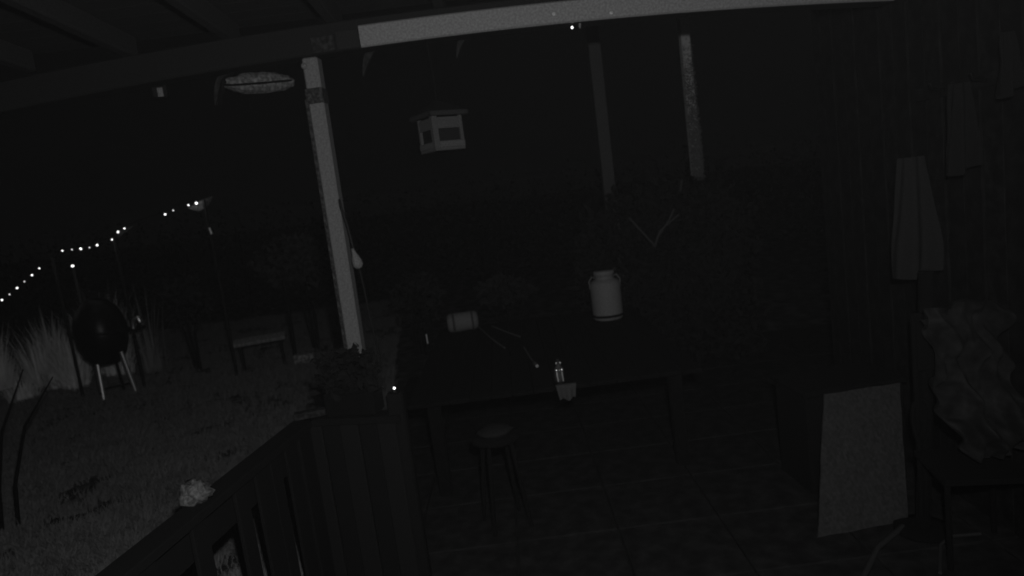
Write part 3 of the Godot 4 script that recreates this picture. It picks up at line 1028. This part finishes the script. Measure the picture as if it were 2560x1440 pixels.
func right_side() -> void:
	var w := thing("board_wall", "dark wall of upright boards along the right side of the porch", "wall", Vector3(2.42, 0, -2.3))
	var st := mb()
	box(st, Vector3(0.06, 1.7, 0), Vector3(0.08, 3.4, 5.9))
	put("frame_panel", st, M.black, w)
	for i in 40:
		st = mb()
		box(st, Vector3(0.005 + 0.006 * (i % 2), 1.68, 2.87 - i * 0.147), Vector3(0.024, 3.34, 0.14), Basis.IDENTITY, 0.005)
		put("wall_board", st, M.wall if i % 3 else M.wall2, w)
	st = mb()
	box(st, Vector3(-0.018, 2.33, -1.1), Vector3(0.02, 0.07, 1.2))
	put("peg_rail", st, M.wall2, w)
	for z in [-1.42, -1.1, -0.8]:
		st = mb()
		tube(st, [Vector3(-0.02, 2.33, z), Vector3(-0.09, 2.34, z), Vector3(-0.1, 2.37, z)], 0.008, 7)
		put("peg", st, M.iron, w)

	# hanging clothes
	var cl := [[Vector3(2.305, 2.0, -3.72), 0.13, 0.25, 0.64, "large dim towel hanging lowest on the board wall", "towel"], [Vector3(2.31, 2.33, -3.4), 0.09, 0.15, 0.42, "narrow dim cloth hanging on the board wall above the towel", "cloth"], [Vector3(2.33, 2.5, -3.1), 0.05, 0.09, 0.26, "small faint cloth hanging highest on the board wall", "cloth"]]
	for q in cl:
		st = mb()
		var at: Vector3 = q[0]
		var w0: float = q[1]
		var w1: float = q[2]
		var hh: float = q[3]
		var along := Vector3(1, 0, 0.22).normalized()
		var fn := func(u: float, v: float) -> Vector3:
			var ww := lerpf(w0, w1, smoothstep(0.0, 0.75, v)) + 0.01 * sin(v * 9.0)
			return at + along * ((u - 0.5) * ww - (0.11 if hh > 0.5 else 0.06)) + Vector3(0, -hh * v - 0.02 * sin(u * 5.0) * v, 0.025 * sin(u * 13.0 + v * 2.0) * (0.3 + v) + 0.03)
		sheet(st, fn, 24, 14, Vector3(0, 0, -0.008))
		tag(put("hanging_cloth", st, M.cloth_grey if q[5] == "towel" else M.cloth_dim), q[4], q[5])
	# black box with a grey board leaning on it
	var c := thing("storage_box", "black storage box behind the leaning grey board", "box", Vector3(1.96, 0.025, -4.22), 0.08)
	st = mb()
	box(st, Vector3(0, 0.31, 0), Vector3(0.62, 0.62, 0.4), Basis.IDENTITY, 0.01)
	put("body", st, M.black, c)
	st = mb()
	box(st, Vector3(0, 0.64, 0), Vector3(0.66, 0.034, 0.44), Basis.IDENTITY, 0.008)
	put("lid", st, M.black, c)
	st = mb()
	var f2 := FastNoiseLite.new()
	f2.seed = 52
	f2.frequency = 3.0
	var board := func(u: float, v: float) -> Vector3:
		var top := Vector3(1.723, 0.7, -3.87).lerp(Vector3(2.2, 0.69, -3.93), u)
		var low := Vector3(1.474, 0.032, -3.507).lerp(Vector3(2.0, 0.032, -3.56), u)
		return low.lerp(top, v) + Vector3(0, 0.0, 0.012 * f2.get_noise_2d(u, v))
	sheet(st, board, 14, 18, Vector3(0.0, -0.008, -0.014))
	tag(put("leaning_board", st, M.cabinet), "grey speckled board leaning against the black box by the wall", "board")

	# black pole with a loop of cable
	var p := thing("black_pole", "black standing pole with a loop of cable before the leaning board", "pole", Vector3(2.05, 0.025, -3.46))
	st = mb()
	tube(st, [Vector3(-0.03, 0, 0), Vector3(0.02, 0.7, 0), Vector3(0.05, 1.4, 0)], 0.036, 12)
	put("pole", st, M.black, p)
	st = mb()
	lathe(st, [Vector2(0, 0), Vector2(0.14, 0), Vector2(0.14, 0.02), Vector2(0.04, 0.03), Vector2(0, 0.03)], Vector3(-0.03, 0, 0))
	put("base", st, M.black, p)
	st = mb()
	var loop := []
	for k in 15:
		var a := TAU * k / 14.0
		loop.append(Vector3(-0.035 + 0.045 * cos(a), 0.63 + 0.12 * sin(a), 0.045 + 0.01 * sin(a * 2.0)))
	tube(st, loop, 0.012, 7)
	put("cable", st, M.black, p)

	# chair with a crumpled sheet over it
	var ch := thing("chair", "dark chair under the crumpled sheet by the board wall", "chair", Vector3(2.13, 0.025, -3.22), -0.2)
	for x in [-0.17, 0.17]:
		for z in [-0.17, 0.17]:
			st = mb()
			tube(st, [Vector3(x, 0, z), Vector3(x, 1.2 if z < 0 else 0.45, z * 0.98)], 0.014, 7)
			put("leg", st, M.black, ch)
	st = mb()
	box(st, Vector3(0, 0.45, 0), Vector3(0.38, 0.03, 0.38))
	put("seat", st, M.black, ch)
	st = mb()
	box(st, Vector3(0, 1.05, -0.17), Vector3(0.36, 0.3, 0.02))
	put("backrest", st, M.black, ch)
	st = mb()
	var f := FastNoiseLite.new()
	f.seed = 41
	f.frequency = 1.7
	f.fractal_octaves = 2
	var pile := func(u: float, v: float) -> Vector3:
		var y := 1.3 - 0.72 * v + 0.07 * (u - 0.5) - 0.1 * absf(u - 0.6) * (1.0 - v)
		var x := lerpf(1.95 + 0.1 * v * v, 2.31, u) + 0.03 * sin(v * 8.0)
		var n := f.get_noise_2d(u * 0.5, v)
		return Vector3(x + 0.04 * n, y + 0.05 * f.get_noise_2d(u + 5.0, v * 1.3), -3.3 + 0.2 * smoothstep(0.0, 0.8, v) + 0.16 * f.get_noise_2d(u * 1.6 + 2.0, v * 1.4) + 0.025 * sin(u * 14.0 + v * 5.0 + 6.0 * n))
	sheet(st, pile, 34, 40, Vector3(0, 0.0, -0.01))
	tag(put("crumpled_sheet", st, M.cloth_pile), "crumpled pale sheet thrown over the dark chair on the right", "sheet")

	# stick and a bit of cable lying on the terrace
	st = mb()
	tube(st, [Vector3(1.48, 0.042, -3.06), Vector3(1.7, 0.043, -3.32), Vector3(1.93, 0.042, -3.49)], 0.015, 8)
	tag(put("stick", st, M.scrap_dim), "pale stick lying on the terrace before the leaning board", "stick")
	st = mb()
	tube(st, [Vector3(1.86, 0.036, -3.06), Vector3(1.93, 0.036, -3.17), Vector3(2.0, 0.036, -3.28), Vector3(2.1, 0.036, -3.35), Vector3(2.25, 0.036, -3.34)], 0.009, 8)
	tag(put("cable", st, M.scrap_dim), "short curve of pale cable on the terrace under the dark chair", "cable")


# ---------------------------------------------------------------- things that hang under the beam

func hanging_things() -> void:
	# bird house, turned with a corner to the camera
	var b := thing("bird_house", "small hanging bird house with dark openings, below the pale beam", "bird house", Vector3(-0.285, 2.363, -4.0), deg_to_rad(33.0))
	var s := 0.19
	var st := mb()
	box(st, Vector3(0, 0.012, 0), Vector3(s, 0.024, s), Basis.IDENTITY, 0.004)
	put("floor", st, M.bird, b)
	for sx in [-1, 1]:
		for sz in [-1, 1]:
			st = mb()
			box(st, Vector3(sx * (s * 0.5 - 0.011), 0.1, sz * (s * 0.5 - 0.011)), Vector3(0.034 if sx < 0 and sz > 0 else 0.02, 0.18, 0.034 if sx < 0 and sz > 0 else 0.02), Basis.IDENTITY, 0.003)
			put("corner_post", st, M.bird, b)
	for k in 4:
		var turn := Basis(Vector3.UP, k * PI / 2)
		st = mb()
		box(st, turn * Vector3(0, 0.151, s * 0.5 - 0.009), Vector3(s - 0.022, 0.062, 0.012), turn, 0.002)
		put("upper_panel", st, M.bird, b)
		st = mb()
		box(st, turn * Vector3(0, 0.034, s * 0.5 - 0.004), Vector3(s - 0.005, 0.036, 0.016), turn, 0.004)
		put("lower_rim", st, M.bird_rim, b)
		st = mb()
		box(st, turn * Vector3(0, 0.085, s * 0.5 - 0.02), Vector3(s - 0.035, 0.07, 0.006), turn, 0.001)
		put("opening_shade", st, M.opening_shade, b)  # dark sheet standing for the shade inside the opening
		st = mb()
		box(st, turn * Vector3(0, 0.2, s * 0.5 + 0.022), Vector3(s + 0.06, 0.026, 0.016), turn, 0.003)
		put("eave_board", st, M.bird_dark, b)
	st = mb()
	st.set_smooth_group(-1)
	var r := s * 0.5 + 0.026
	for k in 4:
		var turn := Basis(Vector3.UP, k * PI / 2)
		tri(st, turn * Vector3(-r, 0.213, r), turn * Vector3(r, 0.213, r), Vector3(0, 0.29, 0), turn * Vector3(0, 1, 1))
		tri(st, turn * Vector3(-r, 0.19, r), turn * Vector3(r, 0.19, r), Vector3(0, 0.19, 0), Vector3.DOWN)
		quad(st, turn * Vector3(-r, 0.19, r), turn * Vector3(r, 0.19, r), turn * Vector3(r, 0.213, r), turn * Vector3(-r, 0.213, r), turn * Vector3.BACK)
	put("roof", st, M.black, b)
	st = mb()
	tube(st, [Vector3(0, 0.28, 0), Vector3(0.004, 0.4, 0), Vector3(0.0, 0.625, -0.02)], 0.005, 6)
	put("hanging_cord", st, M.black, b)

	# curved brackets behind the beam
	var br := [[Vector3(-0.61, 2.99, -4.16), "curved pointed bracket under the left end of the pale board", 1.0, "rail_pale"], [Vector3(-0.08, 2.99, -4.16), "small curved bracket under the middle of the pale board", 0.75, "pole"], [Vector3(-1.47, 2.96, -4.16), "curved bracket at the left end of the pale roll", 1.15, "rail_pale"]]
	for q in br:
		st = mb()
		var at: Vector3 = q[0]
		var k: float = q[2]
		var fn := func(u: float, v: float) -> Vector3:
			var width := 0.055 * (1.0 - v) + 0.004
			return at + Vector3((-0.085 * sqrt(v) * 1.0 + (u - 0.5) * width) * k, -0.145 * v * k + 0.01, 0.02 * sin(v * 2.0))
		sheet(st, fn, 3, 12, Vector3(0, 0, -0.03))
		tag(put("curved_bracket", st, M[q[3]]), q[1], "bracket", "curved brackets under the beam")
	st = mb()
	tube(st, [Vector3(-1.415, 2.96, -4.1), Vector3(-1.46, 2.91, -4.06), Vector3(-1.495, 2.84, -4.06), Vector3(-1.505, 2.78, -4.06)], [0.012, 0.02, 0.014, 0.004], 8)
	tag(put("dark_strap", st, M.black), "dark strap curving down over the left end of the pale roll", "strap")

	# rolled pale canvas with a dark cord across
	var c := thing("canvas_roll", "pale rolled canvas slung under the beam left of the post", "canvas roll", Vector3(-1.29, 2.893, -4.15), 0.5)
	st = mb()
	blob(st, Vector3.ZERO, Vector3(0.2, 0.058, 0.07), 0.18, 12, Basis.IDENTITY, 34, 18, 2.2)
	put("roll", st, M.canvas, c)
	st = mb()
	var line := []
	for k in 13:
		var a := PI * k / 12.0
		line.append(Vector3(-0.2 * cos(a), -0.004 - 0.012 * sin(a * 1.4), 0.074 * sin(a)))
	tube(st, line, 0.0065, 6)
	put("cord", st, M.black, c)
	for x in [-0.1, 0.1]:
		st = mb()
		tube(st, [Vector3(x, 0.04, 0), Vector3(x, 0.09, 0.01)], 0.004, 5)
		put("hanger", st, M.black, c)

	# small box lamp, unlit
	var l := thing("box_lamp", "small dim box lamp under the beam, far left", "lamp", Vector3(-1.875, 2.91, -4.17), 0.2)
	st = mb()
	box(st, Vector3(0, 0.02, 0), Vector3(0.08, 0.09, 0.07))
	put("housing", st, M.dark_beam, l)
	st = mb()
	box(st, Vector3(0.006, 0.0, 0.037), Vector3(0.03, 0.05, 0.008))
	put("lens", st, M.roll, l)
	st = mb()
	box(st, Vector3(0, 0.075, 0), Vector3(0.04, 0.03, 0.04))
	put("mount", st, M.dark_beam, l)

	# small lit lights just under the pale board
	var e := thing("small_light", "tiny bright light under the pale board, above the table", "light", Vector3(0.52, 2.972, -4.02))
	st = mb()
	tube(st, [Vector3(0, 0.01, 0), Vector3(0, -0.018, 0)], 0.006, 7)
	put("holder", st, M.iron, e)
	st = mb()
	blob(st, Vector3(0, -0.024, 0), Vector3(0.0065, 0.0075, 0.0065), 0.0, 1, Basis.IDENTITY, 12, 8)
	put("bulb", st, M.bulb, e)
	small_lamp(e, Vector3(0, -0.024, 0), 0.00005, 0.005)
	st = mb()
	tube(st, [Vector3(0.567, 2.98, -4.02), Vector3(0.563, 2.938, -4.02)], [0.008, 0.006], 8)
	tag(put("hook", st, M.roll), "small dim hook right of the tiny light under the pale board", "hook")
